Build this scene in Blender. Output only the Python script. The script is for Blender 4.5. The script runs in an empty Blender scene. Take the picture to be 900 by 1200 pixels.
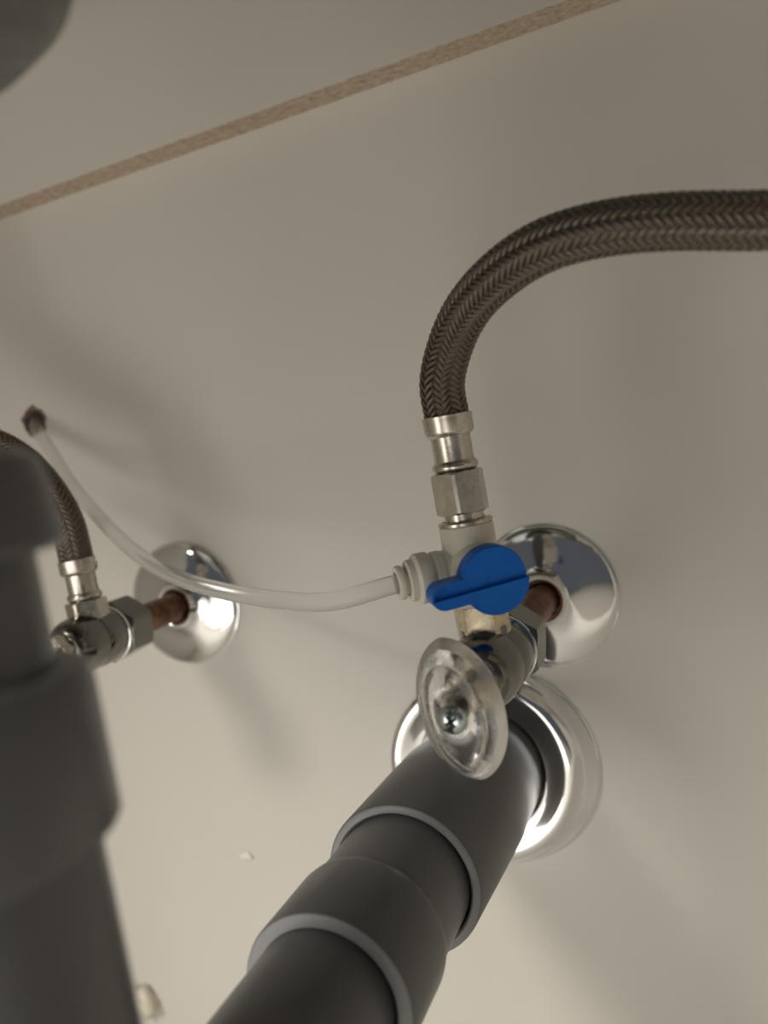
import bpy, bmesh, math
import numpy as np
from mathutils import Vector, Matrix

# ------------------------------------------------------------------ camera
scene = bpy.context.scene
COL = scene.collection
cam_data = bpy.data.cameras.new('camera')
cam = bpy.data.objects.new('camera', cam_data); COL.objects.link(cam)
cam_data.sensor_fit = 'VERTICAL'; cam_data.sensor_height = 36.0; cam_data.sensor_width = 27.0
cam_data.lens = 30.31; cam_data.clip_start = 0.005; cam_data.clip_end = 50
RT = Vector((.91855, .35277, -.17839)); UP = Vector((.14150, .12795, .98163)); FW = Vector((-.36912, .92692, -.06761))
cam.matrix_world = Matrix(((RT.x, UP.x, -FW.x, 0), (RT.y, UP.y, -FW.y, -.344), (RT.z, UP.z, -FW.z, 0), (0, 0, 0, 1)))
cam_data.dof.use_dof = True; cam_data.dof.focus_distance = .272; cam_data.dof.aperture_fstop = 7.6
scene.camera = cam

# ------------------------------------------------------------------ world, lights, exposure
world = bpy.data.worlds.new('room_light'); scene.world = world; world.use_nodes = True
bg = world.node_tree.nodes['Background']
bg.inputs[0].default_value = (.90, .94, 1.0, 1); bg.inputs[1].default_value = .08

def area(name, loc, target, size, power, color, size_y=None):
    d = bpy.data.lights.new(name, 'AREA'); d.energy = power; d.color = color
    d.shape = 'RECTANGLE'; d.size = size; d.size_y = size_y or size
    o = bpy.data.objects.new(name, d); COL.objects.link(o); o.location = loc
    o.rotation_euler = (Vector(target) - Vector(loc)).to_track_quat('-Z', 'Y').to_euler()
    return o
# ceiling lamp of the room, in front of the open cabinet and to its left
area('ceiling_lamp', (-.9, -2.2, 1.5), (-.2, 0, -.2), .6, 37, (1, .94, .82))
# unseen added light brightening the cabinet floor, then two low lights added in front
area('overhead_fill', (.05, -1.02, 1.90), (.0, -.8, -.4), .25, 24, (1, .95, .85))  # light added overhead so the cabinet floor brightens the chrome reflections
area('low_left_light', (-.50, -.90, -.22), (-.20, 0, -.12), .46, 2.0, (1, .95, .86))  # added light at the lower left, fitted to the panel's brightness
area('low_front_fill', (-.15, -.78, -.30), (-.20, 0, -.15), .40, .95, (1, .96, .88))  # added soft front fill for the panel, no lamp known there
scene.view_settings.view_transform = 'Standard'; scene.view_settings.look = 'None'
scene.view_settings.gamma = 1; scene.view_settings.use_curve_mapping = False
scene.view_settings.exposure = 0.0

# ------------------------------------------------------------------ materials
def mat(name, color=(.8, .8, .8), rough=.5, metal=0., **kw):
    m = bpy.data.materials.new(name); m.use_nodes = True
    b = m.node_tree.nodes['Principled BSDF']
    b.inputs['Base Color'].default_value = (*color, 1); b.inputs['Roughness'].default_value = rough
    b.inputs['Metallic'].default_value = metal
    for k, v in kw.items(): b.inputs[k.replace('_', ' ')].default_value = v
    return m
def nodes(m): return m.node_tree.nodes, m.node_tree.links, m.node_tree.nodes['Principled BSDF']
def noise(m, scale, detail=3, rough=.5, coord='Object', stretch=(1, 1, 1)):
    n, l, b = nodes(m)
    tc = n.new('ShaderNodeTexCoord'); mp = n.new('ShaderNodeMapping'); mp.inputs['Scale'].default_value = stretch
    t = n.new('ShaderNodeTexNoise'); t.inputs['Scale'].default_value = scale
    t.inputs['Detail'].default_value = detail; t.inputs['Roughness'].default_value = rough
    l.new(tc.outputs[coord], mp.inputs[0]); l.new(mp.outputs[0], t.inputs['Vector'])
    return t
def ramp_color(m, tex, stops, out='Fac'):
    n, l, b = nodes(m)
    r = n.new('ShaderNodeValToRGB'); e = r.color_ramp.elements
    while len(e) < len(stops): e.new(.5)
    for el, (p, c) in zip(e, stops): el.position = p; el.color = (*c, 1)
    l.new(tex.outputs[out], r.inputs[0]); l.new(r.outputs[0], b.inputs['Base Color']); return r
def ramp_rough(m, tex, lo, hi):
    n, l, b = nodes(m)
    r = n.new('ShaderNodeMapRange'); r.inputs['To Min'].default_value = lo; r.inputs['To Max'].default_value = hi
    r.inputs['From Min'].default_value = .3; r.inputs['From Max'].default_value = .7
    l.new(tex.outputs['Fac'], r.inputs['Value']); l.new(r.outputs[0], b.inputs['Roughness'])
def bump(m, tex, strength, dist, out='Fac'):
    n, l, b = nodes(m)
    k = n.new('ShaderNodeBump'); k.inputs['Strength'].default_value = strength; k.inputs['Distance'].default_value = dist
    l.new(tex.outputs[out], k.inputs['Height']); l.new(k.outputs[0], b.inputs['Normal'])

M = {}
M['melamine'] = mat('white_melamine', (.66, .635, .59), .42)
t = noise(M['melamine'], 9, 4); ramp_color(M['melamine'], t, [(.3, (.655, .632, .588)), (.7, (.672, .648, .605))])
t = noise(M['melamine'], 900, 2); bump(M['melamine'], t, .06, .0003)
M['carcass'] = mat('cabinet_carcass', (.62, .59, .54), .5)
t = noise(M['carcass'], 600, 2); bump(M['carcass'], t, .08, .0003)
M['chip'] = mat('chipboard', (.36, .26, .17), .85)
t = noise(M['chip'], 330, 4, .75, stretch=(.8, 1, 1))
ramp_color(M['chip'], t, [(.30, (.26, .18, .12)), (.42, (.47, .37, .28)), (.56, (.58, .48, .37)), (.70, (.70, .62, .52))])
bump(M['chip'], t, .7, .0012)
M['bore'] = mat('bored_chipboard', (.10, .055, .04), .9)
t = noise(M['bore'], 700, 4); ramp_color(M['bore'], t, [(.3, (.09, .05, .04)), (.7, (.24, .155, .12))]); bump(M['bore'], t, .6, .0006)
M['chrome'] = mat('polished_chrome', (.86, .87, .89), .07, 1)
t = noise(M['chrome'], 120, 3); ramp_rough(M['chrome'], t, .05, .10)
t = noise(M['chrome'], 45, 2); bump(M['chrome'], t, .05, .002)
M['valve'] = mat('valve_chrome', (.21, .205, .19), .13, 1)
t = noise(M['valve'], 180, 4); ramp_rough(M['valve'], t, .10, .20); bump(M['valve'], t, .04, .001)
M['nickel'] = mat('nickel_plate', (.60, .56, .50), .26, 1)
t = noise(M['nickel'], 260, 4); ramp_rough(M['nickel'], t, .2, .34); bump(M['nickel'], t, .05, .0008)
M['brassy'] = mat('worn_nickel_over_brass', (.62, .52, .38), .25, 1)
t = noise(M['brassy'], 240, 5, .65); ramp_color(M['brassy'], t, [(.35, (.45, .38, .28)), (.55, (.62, .54, .42)), (.72, (.85, .66, .36))]); bump(M['brassy'], t, .12, .001)
M['copper'] = mat('tarnished_copper', (.20, .09, .055), .38, .75)
t = noise(M['copper'], 130, 5, .65); ramp_color(M['copper'], t, [(.3, (.075, .035, .025)), (.5, (.19, .085, .05)), (.75, (.42, .22, .13))]); ramp_rough(M['copper'], t, .3, .5)
M['braid'] = mat('dark_steel_wire', (.20, .175, .15), .38, .9)
M['hosecore'] = mat('black_rubber', (.012, .011, .010), .7)
M['cream'] = mat('ivory_acetal', (.60, .575, .50), .42)
t = noise(M['cream'], 150, 4); ramp_color(M['cream'], t, [(.3, (.70, .665, .57)), (.6, (.77, .74, .66))])
M['blue'] = mat('blue_plastic', (.001, .13, .56), .45, 0, Specular_IOR_Level=.3)
t = noise(M['blue'], 350, 3); ramp_color(M['blue'], t, [(.3, (.0005, .12, .54)), (.7, (.001, .14, .60))]); bump(M['blue'], t, .05, .0006)
M['black'] = mat('black_thread_seal', (.012, .012, .012), .3)
M['acrylic'] = mat('clear_acrylic', (.93, .92, .90), .10, 0, Transmission_Weight=1.0, IOR=1.45)
t = noise(M['acrylic'], 220, 4); ramp_rough(M['acrylic'], t, .10, .34)
M['frost'] = mat('frosted_acrylic', (.90, .885, .86), .42, 0, Transmission_Weight=.8, IOR=1.45)
t = noise(M['frost'], 500, 3); bump(M['frost'], t, .2, .0006)
M['zinc'] = mat('zinc_screw', (.58, .66, .68), .16, 1)
t = noise(M['zinc'], 900, 2); ramp_rough(M['zinc'], t, .12, .24)
M['tube'] = mat('milky_polyethylene', (.93, .93, .91), .22, 0, Transmission_Weight=.82, IOR=1.2)
M['pvc'] = mat('grey_pvc', (.10, .102, .106), .36)
t = noise(M['pvc'], 30, 5); ramp_color(M['pvc'], t, [(.3, (.094, .096, .100)), (.7, (.105, .107, .111))])
t = noise(M['pvc'], 700, 3); bump(M['pvc'], t, .05, .0006)
M['pvc_cut'] = mat('grey_pvc_cut_edge', (.25, .255, .27), .45)
t = noise(M['pvc_cut'], 500, 3); bump(M['pvc_cut'], t, .1, .0005)
M['steel'] = mat('brushed_steel', (.17, .175, .165), .38, 1)
t = noise(M['steel'], 300, 3, stretch=(1, .05, 1)); ramp_rough(M['steel'], t, .3, .45)
M['paper'] = mat('cream_tape', (.78, .72, .62), .55)
M['mark'] = mat('white_mark', (.78, .76, .71), .5)
M['tile'] = mat('room_floor_tile', (.42, .38, .33), .4)
# wires of the braid: fine stripes along each strand
n, l, b = nodes(M['braid'])
uv = n.new('ShaderNodeUVMap'); sep = n.new('ShaderNodeSeparateXYZ'); l.new(uv.outputs[0], sep.inputs[0])
mul = n.new('ShaderNodeMath'); mul.operation = 'MULTIPLY'; mul.inputs[1].default_value = 4 * 2 * math.pi; l.new(sep.outputs[0], mul.inputs[0])
sn = n.new('ShaderNodeMath'); sn.operation = 'SINE'; l.new(mul.outputs[0], sn.inputs[0])
mr = n.new('ShaderNodeMapRange'); mr.inputs['From Min'].default_value = -1; mr.inputs['From Max'].default_value = 1; l.new(sn.outputs[0], mr.inputs['Value'])
rp = n.new('ShaderNodeValToRGB'); rp.color_ramp.elements[0].color = (.075, .065, .055, 1); rp.color_ramp.elements[1].color = (.31, .265, .225, 1)
rp.color_ramp.elements[1].position = .6
l.new(mr.outputs[0], rp.inputs[0]); l.new(rp.outputs[0], b.inputs['Base Color'])
bp = n.new('ShaderNodeBump'); bp.inputs['Strength'].default_value = .6; bp.inputs['Distance'].default_value = .0002
l.new(mr.outputs[0], bp.inputs['Height']); l.new(bp.outputs[0], b.inputs['Normal'])

# ------------------------------------------------------------------ helpers
def root(name, loc, label, cat, group=None):
    o = bpy.data.objects.new(name, None); COL.objects.link(o); o.location = loc
    o.empty_display_size = .01; o['label'] = label; o['category'] = cat
    if group: o['group'] = group
    return o
def abs_loc(o):
    v = Vector((0, 0, 0))
    while o: v += o.location; o = o.parent
    return v
def finish(name, me, material, parent=None, label=None, cat=None, group=None, kind=None, origin=None, sharp=38):
    """me holds world coordinates; the object's origin goes to `origin` (or the parent's)."""
    base = abs_loc(parent) if parent else Vector(origin or (0, 0, 0))
    if base.length: me.transform(Matrix.Translation(-base))
    me.materials.append(M[material] if isinstance(material, str) else material)
    if len(me.polygons):
        me.polygons.foreach_set('use_smooth', [True] * len(me.polygons))
        if sharp: me.set_sharp_from_angle(angle=math.radians(sharp))
    o = bpy.data.objects.new(name, me); COL.objects.link(o)
    if parent: o.parent = parent
    else: o.location = base
    if label: o['label'] = label
    if cat: o['category'] = cat
    if group: o['group'] = group
    if kind: o['kind'] = kind
    return o
def bm_obj(name, bm, material, parent=None, **kw):
    bmesh.ops.recalc_face_normals(bm, faces=bm.faces)
    me = bpy.data.meshes.new(name); bm.to_mesh(me); bm.free()
    return finish(name, me, material, parent, **kw)
def basis(axis, ref=None):
    a = Vector(axis).normalized(); r = Vector(ref or (0, 0, 1))
    if abs(a.dot(r)) > .95: r = Vector((1, 0, 0))
    e1 = (r - a * r.dot(a)).normalized(); return a, e1, a.cross(e1)
def lathe(bm, prof, origin, axis, seg=48, ref=None, phase=0., cap=True, mm=True, squash=None):
    """prof: list of (radius, distance along axis); closed with discs where asked."""
    k = .001 if mm else 1.
    a, e1, e2 = basis(axis, ref); o = Vector(origin); rings = []
    for r, tt in prof:
        ring = []
        for i in range(seg):
            th = 2 * math.pi * (i + phase) / seg
            q = e1 * math.cos(th) * r * k + e2 * math.sin(th) * r * k
            ring.append(bm.verts.new(o + a * tt * k + q))
        rings.append(ring)
    for p, q in zip(rings, rings[1:]):
        for i in range(seg):
            bm.faces.new((p[i], p[(i + 1) % seg], q[(i + 1) % seg], q[i]))
    if cap:
        bm.faces.new(rings[0]); bm.faces.new(rings[-1])
    return rings
def lathe_obj(name, prof, at, axis, material, parent=None, seg=48, **kw):
    bm = bmesh.new(); lathe(bm, prof, at, axis, seg, cap=kw.pop('cap', True)); return bm_obj(name, bm, material, parent, **kw)
def hexnut(name, R, t0, t1, origin, axis, material, parent, ref=None, phase=.5, ch=1.0, bore=None, **kw):
    """hexagonal nut whose corners are chamfered at both ends: intersects the prism with a cone by hand."""
    bm = bmesh.new(); seg = 48; a, e1, e2 = basis(axis, ref); o = Vector(origin)
    ap = R * math.cos(math.pi / 6)
    def rad(th):
        q = (th % (math.pi / 3)) - math.pi / 6
        return ap / math.cos(q)
    rows = []
    n = 4
    levels = [('end', t0), ('cone', t0), ('cone', t1), ('end', t1)]
    def ring(fn):
        out = []
        for i in range(seg):
            th = 2 * math.pi * i / seg
            r, tt = fn(th + phase * math.pi / 3)
            out.append(bm.verts.new(o + a * tt * .001 + (e1 * math.cos(th) + e2 * math.sin(th)) * r * .001))
        return out
    k = .55
    ro = ap * .985
    rows.append(ring(lambda th: (ro, t0)))
    rows.append(ring(lambda th: (min(rad(th), R * .985), t0 + (min(rad(th), R * .985) - ro) * k * ch)))
    rows.append(ring(lambda th: (min(rad(th), R * .985), t1 - (min(rad(th), R * .985) - ro) * k * ch)))
    rows.append(ring(lambda th: (ro, t1)))
    for p, q in zip(rows, rows[1:]):
        for i in range(seg): bm.faces.new((p[i], p[(i + 1) % seg], q[(i + 1) % seg], q[i]))
    bm.faces.new(rows[0]); bm.faces.new(rows[-1])
    return bm_obj(name, bm, material, parent, sharp=22, **kw)
def box(bm, lo, hi):
    v = [bm.verts.new((x, y, z)) for x in (lo[0], hi[0]) for y in (lo[1], hi[1]) for z in (lo[2], hi[2])]
    for f in ((0, 1, 3, 2), (4, 6, 7, 5), (0, 4, 5, 1), (2, 3, 7, 6), (0, 2, 6, 4), (1, 5, 7, 3)): bm.faces.new([v[i] for i in f])
def box_obj(name, lo, hi, material, parent=None, bev=0, **kw):
    bm = bmesh.new(); box(bm, lo, hi)
    if bev: bmesh.ops.bevel(bm, geom=bm.edges[:], offset=bev, segments=2, affect='EDGES', profile=.5)
    return bm_obj(name, bm, material, parent, **kw)
def spline(pts, step=.0008):
    """Catmull-Rom (centripetal) through the points, resampled at equal arc length."""
    P = np.array(pts, float); P = np.vstack([2 * P[0] - P[1], P, 2 * P[-1] - P[-2]]); out = []
    for i in range(1, len(P) - 2):
        p0, p1, p2, p3 = P[i - 1:i + 3]
        t0 = 0; t1 = t0 + np.linalg.norm(p1 - p0) ** .5; t2 = t1 + np.linalg.norm(p2 - p1) ** .5; t3 = t2 + np.linalg.norm(p3 - p2) ** .5
        for tt in np.linspace(t1, t2, 40, endpoint=False):
            A1 = (t1 - tt) / (t1 - t0) * p0 + (tt - t0) / (t1 - t0) * p1; A2 = (t2 - tt) / (t2 - t1) * p1 + (tt - t1) / (t2 - t1) * p2
            A3 = (t3 - tt) / (t3 - t2) * p2 + (tt - t2) / (t3 - t2) * p3
            B1 = (t2 - tt) / (t2 - t0) * A1 + (tt - t0) / (t2 - t0) * A2; B2 = (t3 - tt) / (t3 - t1) * A2 + (tt - t1) / (t3 - t1) * A3
            out.append((t2 - tt) / (t2 - t1) * B1 + (tt - t1) / (t2 - t1) * B2)
    out.append(P[-2]); Q = np.array(out)
    for _ in range(3):
        s = np.r_[0, np.cumsum(np.linalg.norm(np.diff(Q, axis=0), axis=1))]
        n = max(8, int(s[-1] / step)); si = np.linspace(0, s[-1], n)
        Q = np.stack([np.interp(si, s, Q[:, k]) for k in range(3)], 1)
        for _ in range(12):
            Q[1:-1] = .25 * Q[:-2] + .5 * Q[1:-1] + .25 * Q[2:]
    s = np.r_[0, np.cumsum(np.linalg.norm(np.diff(Q, axis=0), axis=1))]
    return Q, s
def frames(Q):
    T = np.gradient(Q, axis=0); T /= np.linalg.norm(T, axis=1)[:, None]
    N = np.zeros_like(Q); r = np.array([0, 1., 0]); r = r - T[0] * r.dot(T[0]); N[0] = r / np.linalg.norm(r)
    for i in range(1, len(Q)):
        v = N[i - 1] - T[i] * N[i - 1].dot(T[i]); N[i] = v / np.linalg.norm(v)
    return T, N, np.cross(T, N)
def tube_obj(name, Q, r, material, parent=None, seg=20, **kw):
    T, N, B = frames(Q); bm = bmesh.new(); prev = None; first = None
    for c, n_, b_ in zip(Q, N, B):
        ring = [bm.verts.new(c + (n_ * math.cos(2 * math.pi * i / seg) + b_ * math.sin(2 * math.pi * i / seg)) * r) for i in range(seg)]
        if prev:
            for i in range(seg): bm.faces.new((prev[i], prev[(i + 1) % seg], ring[(i + 1) % seg], ring[i]))
        else: first = ring
        prev = ring
    bm.faces.new(first); bm.faces.new(prev)
    return bm_obj(name, bm, material, parent, **kw)
def braid_obj(name, Q, s, r0, material, parent, n=20, m=7, pitch=2.15e-3, width=1.36e-3, thick=.52e-3, amp=.40e-3, kind='stuff'):
    """woven wire bundles: two opposite helix families that dive under each other column by column."""
    T, N, B = frames(Q); L = s[-1]; kk = (2 * math.pi / n) / pitch       # radians per metre
    ns = int(L * kk / (2 * math.pi) * m * 8)
    S = np.linspace(0, L, ns)
    def at(A): return np.stack([np.interp(S, s, A[:, k]) for k in range(3)], 1)
    C, T_, N_, B_ = at(Q), at(T), at(N), at(B)
    sec = [(-.5, 0), (-.32, .42), (0, .55), (.32, .42), (.5, 0), (0, -.45)]
    V, F, UV = [], [], []; off = 0
    for fam in (1, -1):
        for i in range(n):
            th = 2 * math.pi * i / n + fam * kk * S
            rr = r0 + fam * amp * np.cos(m * th)
            er = N_ * np.cos(th)[:, None] + B_ * np.sin(th)[:, None]
            et = -N_ * np.sin(th)[:, None] + B_ * np.cos(th)[:, None]
            d = T_ + et * (fam * kk * rr)[:, None]; d /= np.linalg.norm(d, axis=1)[:, None]
            w_ = np.cross(d, er)
            ring = np.stack([C + er * (rr + v * thick)[:, None] + w_ * (u * width) for u, v in sec], 1)
            V.append(ring.reshape(-1, 3)); k = len(sec)
            idx = np.arange(ns * k).reshape(ns, k) + off; off += ns * k
            a = idx[:-1]; b_ = idx[1:]
            F.append(np.stack([a, np.roll(a, -1, 1), np.roll(b_, -1, 1), b_], 2).reshape(-1, 4))
    V = np.vstack(V); F = np.vstack(F)
    us = np.tile(np.array([u + .5 for u, v in sec]), len(V) // len(sec))
    me = bpy.data.meshes.new(name)
    me.vertices.add(len(V)); me.vertices.foreach_set('co', V.ravel())
    me.loops.add(F.size); me.loops.foreach_set('vertex_index', F.ravel())
    me.polygons.add(len(F)); me.polygons.foreach_set('loop_start', np.arange(0, F.size, 4)); me.polygons.foreach_set('loop_total', np.full(len(F), 4))
    uvl = me.uv_layers.new(name='UVMap'); uu = np.stack([us[F.ravel()], np.zeros(F.size)], 1); uvl.data.foreach_set('uv', uu.ravel())
    me.update(calc_edges=True); me.validate()
    return finish(name, me, material, parent, kind=kind, sharp=None)

OUT = (0, -1, 0); ZUP = (0, 0, 1)

# ------------------------------------------------------------------ the cabinet
XL, XR, ZB, ZT, YF = -.52, .78, -.36, .34, -.56
HOLE = Vector((-.3135, 0, .0465)); HR = .0058
# back panel with the bored hole for the clear tube
bm = bmesh.new()
oc = [bm.verts.new(p) for p in ((XL, 0, ZB), (XR, 0, ZB), (XR, 0, ZT), (XL, 0, ZT))]
oe = [bm.edges.new((oc[i], oc[(i + 1) % 4])) for i in range(4)]
ic = [bm.verts.new(HOLE + Vector((math.cos(a), 0, math.sin(a))) * HR) for a in np.linspace(0, 2 * math.pi, 32, endpoint=False)]
ie = [bm.edges.new((ic[i], ic[(i + 1) % 32])) for i in range(32)]
bmesh.ops.triangle_fill(bm, use_beauty=True, edges=oe + ie)
for f in bm.faces: f.normal_update()
for f in list(bm.faces):
    if f.normal.y > 0: f.normal_flip()
me = bpy.data.meshes.new('wall_back'); bm.to_mesh(me); bm.free()
wb = finish('wall_back', me, 'melamine', kind='structure', sharp=None)
wb['label'] = 'off-white melamine back panel behind the pipes'
# raw chipboard lip of the bored hole, ragged outwards
bm = bmesh.new(); rows = []
for r_, y_ in ((HR * 1.0, .012), (HR, .0002), (HR * 1.06, -.0006), (HR * 1.25, -.0005), (HR * 1.33, .0004)):
    rows.append([bm.verts.new(HOLE + Vector((math.cos(a), 0, math.sin(a))) * r_ * (1 + (.07 * math.sin(5 * a) + .05 * math.sin(9 * a + 1)) * (r_ > HR * 1.1)) + Vector((0, y_, 0)))
                 for a in np.linspace(0, 2 * math.pi, 40, endpoint=False)])
for p, q in zip(rows, rows[1:]):
    for i in range(40): bm.faces.new((p[i], p[(i + 1) % 40], q[(i + 1) % 40], q[i]))
bm_obj('bored_rim', bm, 'bore', wb, label='ragged brown chipboard rim of the bored tube hole')
bm = bmesh.new(); box(bm, (HOLE.x - .012, .0115, HOLE.z - .012), (HOLE.x + .012, .013, HOLE.z + .012))
bm_obj('hole_backing', bm, 'bore', wb)
box_obj('wall_left', (XL - .016, YF, ZB), (XL, .016, ZT), 'carcass', kind='structure')
box_obj('wall_right', (XR, YF, ZB), (XR + .016, .016, ZT), 'carcass', kind='structure')
box_obj('floor', (XL, YF, ZB - .016), (XR, 0, ZB), 'carcass', kind='structure')
box_obj('ceiling', (XL - .05, YF - .04, ZT), (XR + .05, .016, ZT + .03), 'carcass', kind='structure')
box_obj('floor_room', (-2.5, -4, ZB - .12), (2.5, YF, ZB - .10), 'tile', kind='structure')

# chipboard stretcher rail across the top of the back panel
rl = root('stretcher_rail', (-.05, -.0075, .1457), 'white-faced chipboard rail with raw brown lower edge across the top of the panel', 'rail')
box_obj('chipboard_core', (XL + .001, -.0148, .1457), (XR - .001, -.0003, .26), 'chip', rl, label='raw brown chipboard edge')
box_obj('laminate_face', (XL + .001, -.0153, .1459), (XR - .001, -.0148, .26), 'melamine', rl)

# ------------------------------------------------------------------ supply stubs: flange, copper pipe, stop valve
FL = [(29.0, 0), (29.2, .5), (29.0, 1.3), (28.2, 2.0), (26.5, 2.8), (23.5, 3.7), (20, 4.5), (16.5, 5.2), (13.2, 6.0), (11.0, 6.9), (9.8, 8.0), (9.2, 9.2), (8.8, 9.7), (8.2, 9.5), (7.4, 8.6), (7.2, 5.0)]
def pipe_and_flange(x, z, end, which):
    o = root('wall_flange', (x, 0, z), which[0], 'flange', 'chrome flanges around the copper pipes')
    lathe_obj('dish', FL, (x, 0, z), OUT, 'chrome', o, 72, cap=False)
    lathe_obj('rim', [(28.6, .1), (29.5, .1), (29.7, .5), (29.5, 1.0), (28.9, 1.2)], (x, 0, z), OUT, 'chrome', o, 72, cap=False)
    p = lathe_obj('copper_pipe', [(6.0, -12), (6.5, -11.5), (6.5, end - .5), (6.0, end)], (x, 0, z), OUT, 'copper', None, 40, origin=(x, 0, z),
                  label=which[1], cat='pipe', group='copper supply pipes')
RX, RZ = -.0741, -.0690
LX, LZ = -.2460, -.0537
pipe_and_flange(RX, RZ, 66, ('polished chrome flange around the copper pipe behind the blue lever', 'brown copper pipe leaving the chrome flange behind the blue lever'))
pipe_and_flange(LX, LZ, 46, ('chrome flange crossed by the clear plastic tube', 'brown copper pipe crossed by the clear plastic tube'))

def stop_valve(x, z, h, label, handle_turn, roll=0., nut=(-31.0, -15.5)):
    """compression angle stop; local station 0 is the outlet, h (mm) its distance from the wall."""
    o = root('angle_stop_valve', (x, -h * .001, z), label, 'valve', 'chrome angle stop valves')
    P = (x, -h * .001, z); upv = Vector((math.sin(roll), 0, math.cos(roll)))
    hexnut('compression_nut', 13.4, nut[0], nut[1], P, OUT, 'valve', o, phase=.15)
    lathe_obj('thread_ring', [(9.8, nut[1] - .4), (10.7, nut[1]), (10.7, nut[1] + 1.0), (11.9, nut[1] + 1.4), (11.9, nut[1] + 2.2), (11.0, nut[1] + 2.6)], P, OUT, 'chrome', o)
    bm = bmesh.new()
    lathe(bm, [(9.5, nut[1] + 1.6), (11.2, nut[1] + 2.0), (11.6, nut[1] + 2.8), (11.6, 3.0), (11.3, 3.5), (10.6, 3.6)], P, OUT)
    lathe(bm, [(7.4, 0), (7.4, 11.6), (6.9, 12.2)], P, upv)
    bm_obj('body', bm, 'valve', o)
    lathe_obj('bonnet', [(10.8, 3.4), (11.5, 4.0), (11.6, 9.5), (11.3, 12.5), (10.4, 15.6), (9.0, 17.8), (7.4, 19.0)], P, OUT, 'valve', o)
    hexnut('packing_nut', 7.6, 18.4, 25.0, P, OUT, 'nickel', o, phase=.3)
    lathe_obj('stem', [(3.9, 22), (3.9, 37.6), (3.3, 38.4)], P, OUT, 'nickel', o, 24)
    # oval clear handle: flared skirt away from the viewer, smaller dished face, boss with a cross-head screw
    c = Vector(P) + Vector(OUT) * .0340 + Vector((0, 0, -.0024))
    a = Vector(OUT); e2 = Vector((math.sin(handle_turn), 0, math.cos(handle_turn))); e1 = e2.cross(a)
    seg = 72
    def oval(A, B, t):
        out = []
        for i in range(seg):
            th = 2 * math.pi * i / seg; cs, sn_ = math.cos(th), math.sin(th)
            px = A * math.copysign(abs(cs) ** 1.2, cs); py = B * math.copysign(abs(sn_) ** .92, sn_)
            out.append(c + (e1 * px + e2 * py + a * t) * .001)
        return out
    bm = bmesh.new()
    prof = [(10.6, 18.6, 0.0), (11.3, 19.4, -.3), (11.6, 19.7, .3), (11.3, 19.3, 1.0), (10.3, 17.8, 4.0), (9.2, 15.8, 7.0), (8.3, 14.6, 7.7),
            (7.2, 13.0, 7.0), (5.6, 8.6, 6.2), (4.4, 4.8, 7.2), (3.9, 3.9, 7.8), (.6, .6, 7.8)]
    inner = [(.6, .6, 5.6), (3.6, 3.6, 5.4), (5.4, 8.4, 4.2), (7.2, 13.2, 4.6), (8.6, 15.8, 3.2), (9.6, 17.4, 1.4)]
    rings = [[bm.verts.new(v) for v in oval(*q)] for q in inner + prof]
    # the inner shell runs from the centre out to the rim, the outer from the rim back to the centre
    for p, q in zip(rings, rings[1:]):
        for i in range(seg): bm.faces.new((p[i], p[(i + 1) % seg], q[(i + 1) % seg], q[i]))
    bm.faces.new(rings[0]); bm.faces.new(rings[-1])
    hd = bm_obj('handle', bm, 'acrylic', o, label='clear oval plastic handle')
    bm = bmesh.new(); rings = [[bm.verts.new(v) for v in oval(*q)] for q in ((10.75, 18.9, -.45), (11.75, 19.9, -.35), (11.95, 20.1, .25), (11.75, 19.8, .9), (11.3, 19.1, 2.0), (10.9, 18.4, 3.2), (10.5, 17.8, 4.2))]
    for p, q in zip(rings, rings[1:]):
        for i in range(seg): bm.faces.new((p[i], p[(i + 1) % seg], q[(i + 1) % seg], q[i]))
    bm_obj('handle_rim', bm, 'frost', hd)
    s0 = c + a * .0078
    bm = bmesh.new()
    lathe(bm, [(1.6, -6), (1.6, .2), (3.9, .2), (4.1, .8), (3.7, 1.6), (2.7, 2.3), (1.3, 2.65), (.2, 2.7)], s0, a, 32)
    sc = bm_obj('screw', bm, 'zinc', hd, label='zinc cross-head screw')
    bm = bmesh.new()
    for q in (.35, .35 + math.pi / 2):
        d1 = e1 * math.cos(q) + e2 * math.sin(q); d2 = a.cross(d1)
        vs = []
        for (u, v, w_) in ((-2.0, -.45, 2.05), (2.0, -.45, 2.05), (2.0, .45, 2.05), (-2.0, .45, 2.05), (-1.8, -.45, 2.76), (1.8, -.45, 2.76), (1.8, .45, 2.76), (-1.8, .45, 2.76)):
            vs.append(bm.verts.new(s0 + (d1 * u + d2 * v + a * w_) * .001))
        for f in ((0, 1, 2, 3), (4, 5, 6, 7), (0, 1, 5, 4), (1, 2, 6, 5), (2, 3, 7, 6), (3, 0, 4, 7)): bm.faces.new([vs[i] for i in f])
    bm_obj('cross_slot', bm, 'black', hd)
    return o, P, upv
vr, PR, UR = stop_valve(RX, RZ, 94, 'chrome stop valve with a clear oval handle below the blue lever', -.12)
vl, PL, UL = stop_valve(LX, LZ, 66, 'chrome stop valve below the dark hose beside the blurred grey pipe', -.05, roll=-.02, nut=(-24.0, -10.0))

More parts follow.
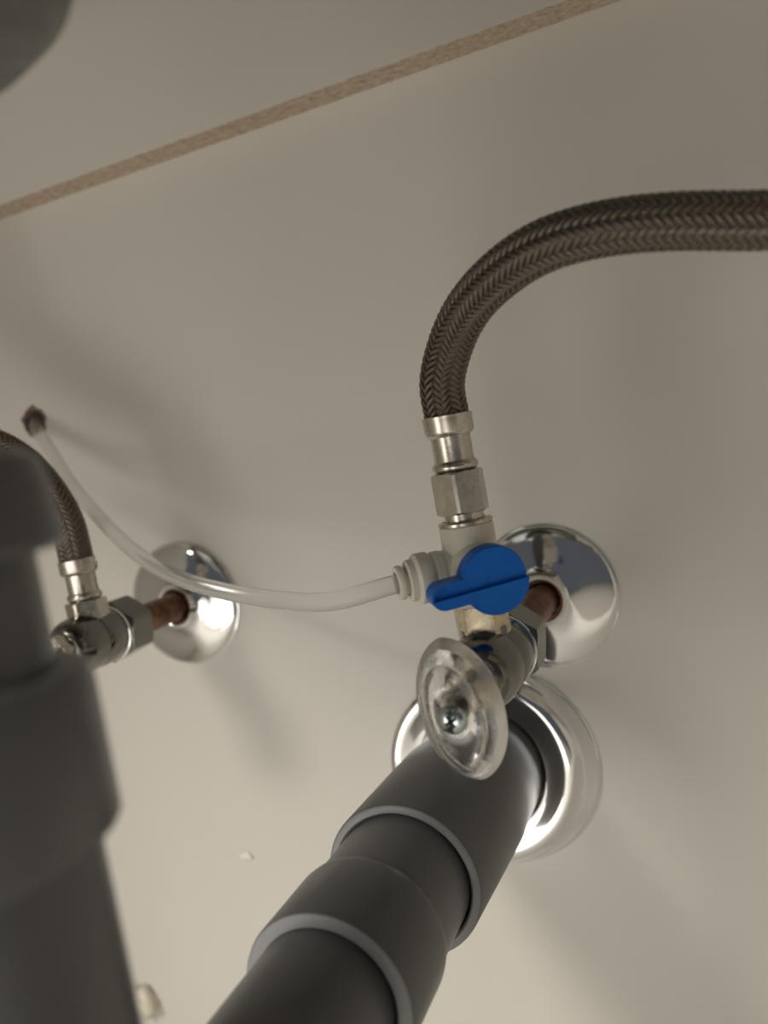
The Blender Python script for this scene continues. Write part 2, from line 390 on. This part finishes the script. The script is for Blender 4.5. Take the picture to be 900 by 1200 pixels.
# ------------------------------------------------------------------ braided hoses
def hose(name, base, upv, pts, label, hr=.00655):
    """base: where the hose nut starts; the hose follows the points after its crimp collar."""
    o = root('braided_hose', base, label, 'hose', 'braided supply hoses')
    hexnut('swivel_nut', 8.6, 0, 12.6, base, upv, 'nickel', o, ref=(.5, -1, 0), phase=.32)
    lathe_obj('bead', [(5.2, 12.4), (6.2, 12.8), (6.9, 13.6), (7.0, 14.4), (6.8, 15.2), (6.1, 15.9)], base, upv, 'nickel', o)
    lathe_obj('sleeve', [(6.0, 15.5), (6.0, 23), (6.2, 24)], base, upv, 'nickel', o)
    lathe_obj('crimp_collar', [(6.0, 23.2), (7.0, 23.8), (7.5, 24.8), (7.5, 28.4), (7.7, 29.4), (7.5, 29.6), (6.9, 29.2), (6.7, 28)], base, upv, 'nickel', o, cap=False)
    b = Vector(base); u = Vector(upv)
    start = b + u * .0265
    allp = [start, b + u * .034] + [Vector(p) for p in pts]
    Q, s = spline(allp)
    tube_obj('hose_core', Q[::3], hr - .0006, 'hosecore', o, 24)
    braid_obj('braid', Q, s, hr - .00035, 'braid', o)
    return o
NB = Vector(PR) + UR * .047
hose('braided_hose', NB, UR, [
    (-.0745, -.0945, .0150), (-.0690, -.0965, .0268), (-.0605, -.1020, .0355), (-.0487, -.1100, .0412), (-.0345, -.1170, .0445), (-.0185, -.1215, .0440),
    (-.0022, -.1228, .0412), (.0198, -.1215, .0360), (.046, -.120, .034), (.078, -.119, .042), (.105, -.119, .066), (.120, -.119, .105), (.126, -.119, .16), (.128, -.119, .25), (.128, -.119, .338)],
    'dark braided hose arching over from the white tee fitting')
NBL = Vector(PL) + UL * .004
hose('braided_hose', NBL, UL, [
    (-.2475, -.0662, -.0035), (-.2535, -.0675, .0120), (-.2630, -.070, .0255), (-.2760, -.073, .0345), (-.295, -.075, .044), (-.318, -.080, .066), (-.330, -.088, .10), (-.334, -.10, .16), (-.334, -.11, .25), (-.334, -.112, .338)],
    'dark braided hose partly hidden by the blurred grey pipe')

# ------------------------------------------------------------------ ivory tee with the blue lever
tt = math.radians(33)
A_ = Vector((math.sin(tt), -math.cos(tt), -.10)).normalized()        # lever axis
Pd = Vector((-math.cos(tt), -math.sin(tt), 0))                      # push-fit port
TB = Vector(PR)
te = root('tee_valve', TB + UR * .0125, 'ivory plastic tee fitting with a blue quarter-turn lever', 'valve')

lathe_obj('thread_seal', [(7.5, 6.5), (7.9, 6.9), (7.9, 8.4), (6.8, 8.8), (6.8, 10.4)], TB, UR, 'black', te, label='black thread seal')
hexnut('adapter_nut', 8.3, 8.9, 19.2, TB, UR, 'brassy', te, ref=(.3, -1, 0), phase=.62, label='worn brassy adapter nut')
TC = TB + UR * .0300
bm = bmesh.new()
lathe(bm, [(7.6, 18.8), (8.2, 19.4), (8.3, 20.2), (8.3, 42.6), (8.0, 43.2), (6.9, 43.3), (6.9, 41.0)], TB, UR, cap=False)
lathe(bm, [(9.0, 0), (9.0, 11.0), (8.6, 11.8), (6.0, 12.0)], TC, A_)
lathe(bm, [(7.0, 0), (7.0, 13.6), (6.7, 14.0)], TC, Pd)
bm_obj('tee_body', bm, 'cream', te)
pt = lathe_obj('push_fit_port', [(6.2, 13.6), (7.4, 13.8), (7.7, 14.3), (7.7, 17.8), (7.2, 18.4), (6.5, 18.5), (6.3, 18.7), (6.3, 20.6), (5.6, 21.0), (4.4, 21.0), (4.4, 19.0)], TC, Pd, 'cream', te, cap=False)
lathe_obj('collet', [(4.0, 20.0), (4.0, 22.2), (5.0, 22.2), (5.2, 22.6), (5.2, 23.8), (4.9, 24.2), (3.4, 24.2), (3.3, 22)], TC, Pd, 'cream', pt, cap=False)
lathe_obj('port_ring', [(6.9, 10.0), (7.25, 10.2), (7.25, 12.4), (6.9, 12.6)], TC, Pd, 'cream', pt, cap=False)
lathe_obj('metal_ring', [(6.3, 43.2), (7.9, 43.2), (8.35, 43.6), (8.35, 44.4), (8.0, 44.8), (7.0, 44.8), (6.8, 44.2), (6.3, 44.0), (6.3, 43.2)], TB, UR, 'nickel', te, cap=False)
lathe_obj('nipple', [(5.8, 41), (6.0, 41.2), (6.0, 47.4), (5.6, 47.6)], TB, UR, 'nickel', te)
# blue lever: disc with a tab; the half below the step stands proud
hc = TC + A_ * .0135; v1 = Pd - A_ * Pd.dot(A_); v1.normalize(); v2 = A_.cross(v1)
if v2.z < 0: v2 = -v2
lv = -.06
l1 = v1 * math.cos(lv) + v2 * math.sin(lv); l2 = v2 * math.cos(lv) - v1 * math.sin(lv)
R_ = 9.8; tipc = 15.6; top_, bot_ = 3.0, -4.4
def lever_outline(inset=0.):
    R = R_ - inset; tp, bt = top_ - inset, bot_ + inset; pts = []
    a0 = math.asin(tp / R); a1 = 2 * math.pi + math.asin(bt / R)
    for k in range(49): 
        a = a0 + (a1 - a0) * k / 48; pts.append((R * math.cos(a), R * math.sin(a)))
    cy = (tp + bt) / 2; rr = (tp - bt) / 2
    for k in range(1, 16):
        a = -math.pi / 2 + math.pi * k / 16; pts.append((tipc + rr * math.cos(a), cy + rr * math.sin(a)))
    pts.insert(49, (tipc - .3, bt)); pts.append((tipc - .3, tp))
    return pts
def clip_below(pts, y):
    out = []
    for (x0, y0), (x1, y1) in zip(pts, pts[1:] + pts[:1]):
        if y0 <= y: out.append((x0, y0))
        if (y0 <= y) != (y1 <= y):
            k = (y - y0) / (y1 - y0); out.append((x0 + k * (x1 - x0), y))
    return out
def slab(bm, layers):
    """layers: list of (outline, height) with equal point counts"""
    rows = [[bm.verts.new(hc + (l1 * x + l2 * y) * .001 + A_ * h * .001) for x, y in pts] for pts, h in layers]
    for p, q in zip(rows, rows[1:]):
        k = len(p)
        for i in range(k): bm.faces.new((p[i], p[(i + 1) % k], q[(i + 1) % k], q[i]))
    bm.faces.new(rows[0]); bm.faces.new(rows[-1])
bm = bmesh.new()
lathe(bm, [(6, -2), (6, .6)], hc, A_)
slab(bm, [(lever_outline(.4), 0), (lever_outline(0), .4), (lever_outline(0), 5.0), (lever_outline(.35), 5.4)])
lo_ = clip_below(lever_outline(0), -1.2); li_ = clip_below(lever_outline(0), -1.2)
slab(bm, [(lo_, 4.8), (lo_, 7.0), ([(x * .985 + .0, y * .985 - .03) for x, y in lo_], 7.35)])
# thin raised lip around the upper half of the tab
for x0, x1 in ((9.6, tipc),):
    box_pts = [(x0, top_ - .75), (x1, top_ - .75), (x1, top_), (x0, top_)]
    slab(bm, [(box_pts, 4.8), (box_pts, 6.8)])
arc_o = [(tipc + 3.7 * math.cos(a), -.7 + 3.7 * math.sin(a)) for a in np.linspace(-.15, math.pi / 2, 12)]
arc_i = [(tipc + 2.95 * math.cos(a), -.7 + 2.95 * math.sin(a)) for a in np.linspace(math.pi / 2, -.15, 12)]
slab(bm, [(arc_o + arc_i, 4.8), (arc_o + arc_i, 6.8)])
bm_obj('blue_lever', bm, 'blue', te, label='blue plastic quarter-turn lever')

# ------------------------------------------------------------------ clear plastic tube
TP = TC + Pd * .020
tp = [TP, TP + Pd * .008, (-.1120, -.1120, -.0417), (-.1309, -.1080, -.0403), (-.1532, -.100, -.0375), (-.1744, -.092, -.0333), (-.1962, -.080, -.0283),
      (-.2219, -.064, -.0185), (-.2483, -.046, -.0050), (-.2757, -.028, .0134), (-.2961, -.014, .0325), (-.3105, -.004, .0445), (-.3155, .004, .0475), (-.317, .010, .0485)]
Q, s = spline(tp, .0015)
tube_obj('water_tube', Q, .0029, 'tube', None, 20, origin=tuple(TP), label='clear milky plastic tube sagging from the tee fitting to a hole in the panel', cat='tube')

# ------------------------------------------------------------------ grey drain
AX, AZ = -.1103, -.1365
fl = root('drain_flange', (AX + .003, 0, AZ - .002), 'large polished chrome flange around the grey drain pipe', 'flange')
bm = bmesh.new()
lathe(bm, [(43.2, 0), (43.6, .5), (43.3, 1.1), (42.8, 1.4), (42.7, 3.0), (42.5, 5.5), (42.1, 8.0), (41.4, 10.2), (40.3, 12.1), (38.9, 13.5), (37.2, 14.2), (35.0, 14.1), (33.6, 13.7), (30.5, 12.8), (28.0, 12.2), (26.8, 12.2), (26.2, 11.6), (26.0, 6)], (AX, 0, AZ), OUT, 96, cap=False)
for v in bm.verts:                       # the rim has slipped a little down and sideways from the pipe's axis
    k = 1 - min(1, -v.co.y / .0135); v.co.x += .004 * k; v.co.z -= .0025 * k
bm_obj('cup', bm, 'chrome', fl)
O = (AX, 0, AZ)
dr = root('drain_pipe', O, 'grey plastic drain pipe with stepped couplings leaving the large chrome flange', 'pipe')
def leaning(name, prof, material):
    """the coupling leans a little off the wall pipe's axis towards its outer end"""
    bm = bmesh.new(); lathe(bm, prof, O, OUT, 72, cap=False)
    for v in bm.verts:
        k = max(0, (-v.co.y - .030) / .072); v.co.x -= .0024 * k; v.co.z += .0010 * k
    return bm_obj(name, bm, material, dr)
leaning('wall_coupling', [(25.0, -8), (25.6, -7.5), (25.6, 30), (25.8, 38), (26.4, 44), (26.2, 70), (25.9, 101.0), (25.5, 102.0)], 'pvc')
leaning('coupling_lip', [(25.6, 101.6), (25.3, 102.4), (24.7, 102.8), (23.3, 102.8), (22.6, 102.0), (22.6, 92)], 'pvc_cut')
O2 = (AX - .0026, 0, AZ + .0012)
lathe_obj('middle_pipe', [(22.1, 90), (22.1, 136)], O2, OUT, 'pvc', dr, 72, cap=False)
lathe_obj('outer_coupling', [(21.6, 128.5), (22.4, 129.0), (23.4, 131.0), (23.8, 133.5), (23.8, 159.0), (23.5, 160.0)], O2, OUT, 'pvc', dr, 72, cap=False)
lathe_obj('outer_coupling_lip', [(23.6, 159.6), (23.3, 160.4), (22.6, 160.7), (20.0, 160.7), (19.3, 160.0), (19.3, 150)], O2, OUT, 'pvc_cut', dr, 72, cap=False)
wp = root('waste_pipe', (-.1150, -.253, AZ), 'out-of-focus grey waste pipe with stepped sockets rising in the foreground', 'pipe')
# elbow: from the horizontal run up into the vertical pipe
WX, WY = -.1175, -.2530
ER = .034
pth = [Vector((AX - .0034, -.150, AZ + .0014)), Vector((AX - .0034, -.195, AZ + .0014))]
bend = [Vector((AX - .0034 + (WX - AX + .0034) * math.sin(a), WY + ER - ER * math.sin(a), AZ + .0014 + ER - ER * math.cos(a))) for a in np.linspace(0, math.pi / 2, 10)]
pth += bend + [Vector((WX, WY, AZ + ER + .03))]
Q, s = spline(pth, .002)
tube_obj('elbow', Q, .0192, 'pvc', wp, 56)
W0 = (WX, WY, 0)
lathe_obj('lower_pipe', [(23.0, -92), (23.0, -40)], W0, ZUP, 'pvc', wp, 64, cap=False)
lathe_obj('socket', [(23.2, -49), (26.2, -48.7), (26.8, -47.9), (26.8, -26), (26.2, -23.8), (23.6, -22.6), (21.6, -22.4)], W0, ZUP, 'pvc', wp, 64, cap=False)
lathe_obj('upper_pipe', [(21.8, -26), (21.8, 8)], W0, ZUP, 'pvc', wp, 64, cap=False)
bm = bmesh.new(); rg = lathe(bm, [(21.4, -5.4), (25.8, -5.0), (26.6, -4.0), (26.0, 5), (25.2, 9), (23.2, 10.6), (19.6, 10.6)], W0, ZUP, 64, cap=False)
bm_obj('slip_nut', bm, 'pvc', wp)
lathe_obj('tailpiece', [(19.4, 0), (19.4, 96)], W0, ZUP, 'pvc', wp, 56, cap=False)
st = root('sink_strainer', (WX, WY, .07), 'blurred dark round underside of the sink strainer in the upper corner', 'strainer')
lathe_obj('cup', [(19.8, 70), (30, 71.5), (38, 75), (44, 80.5), (47.5, 88), (48.5, 96), (48.5, 152)], W0, ZUP, 'steel', st, 72, cap=False)
lathe_obj('lock_nut', [(48.0, 150), (55.0, 150.5), (55.5, 152), (55.5, 163), (55, 164.5)], W0, ZUP, 'steel', st, 72, cap=False)

# sink bowl above the strainer (outside the picture, shades the upper part)
sb = root('sink_bowl', (WX, WY, .165), 'steel underside of the sink bowl above the strainer', 'sink')
bm = bmesh.new(); box(bm, (-.32, -.47, .165), (.10, -.140, ZT - .0005))
ed = [e for e in bm.edges if not (abs(e.verts[0].co.z - e.verts[1].co.z) < 1e-6 and e.verts[0].co.z > .2)]
bmesh.ops.bevel(bm, geom=ed, offset=.045, segments=6, affect='EDGES', profile=.5)
bm_obj('bowl', bm, 'steel', sb)

# ------------------------------------------------------------------ small marks on the panel
def lump(name, loc, rx, rz, ry, seed, material, **kw):
    rng = np.random.default_rng(seed); bm = bmesh.new(); bmesh.ops.create_icosphere(bm, subdivisions=3, radius=1)
    ph = rng.uniform(0, 6.28, 6)
    for v in bm.verts:
        c = v.co.copy(); k = 1 + .18 * math.sin(3.1 * c.x + ph[0]) + .15 * math.sin(4.3 * c.z + ph[1]) + .12 * math.sin(6.7 * (c.x + c.z) + ph[2]) + .08 * math.sin(9 * c.y + ph[3])
        v.co = Vector(loc) + Vector((c.x * k * rx, c.y * k * ry, c.z * k * rz))
    return bm_obj(name, bm, material, None, origin=loc, sharp=None, **kw)
lump('white_spot', (-.241, -.0002, -.1808), .0040, .0022, .0004, 4, 'mark', label='tiny white smear on the panel left of the drain couplings', cat='spot')  # thin white lump lying flat on the panel
lump('tape_scrap', (-.3210, -.003, -.2600), .0085, .0100, .0055, 9, 'paper', label='small crumpled cream scrap low on the panel beside the blurred pipe', cat='scrap')
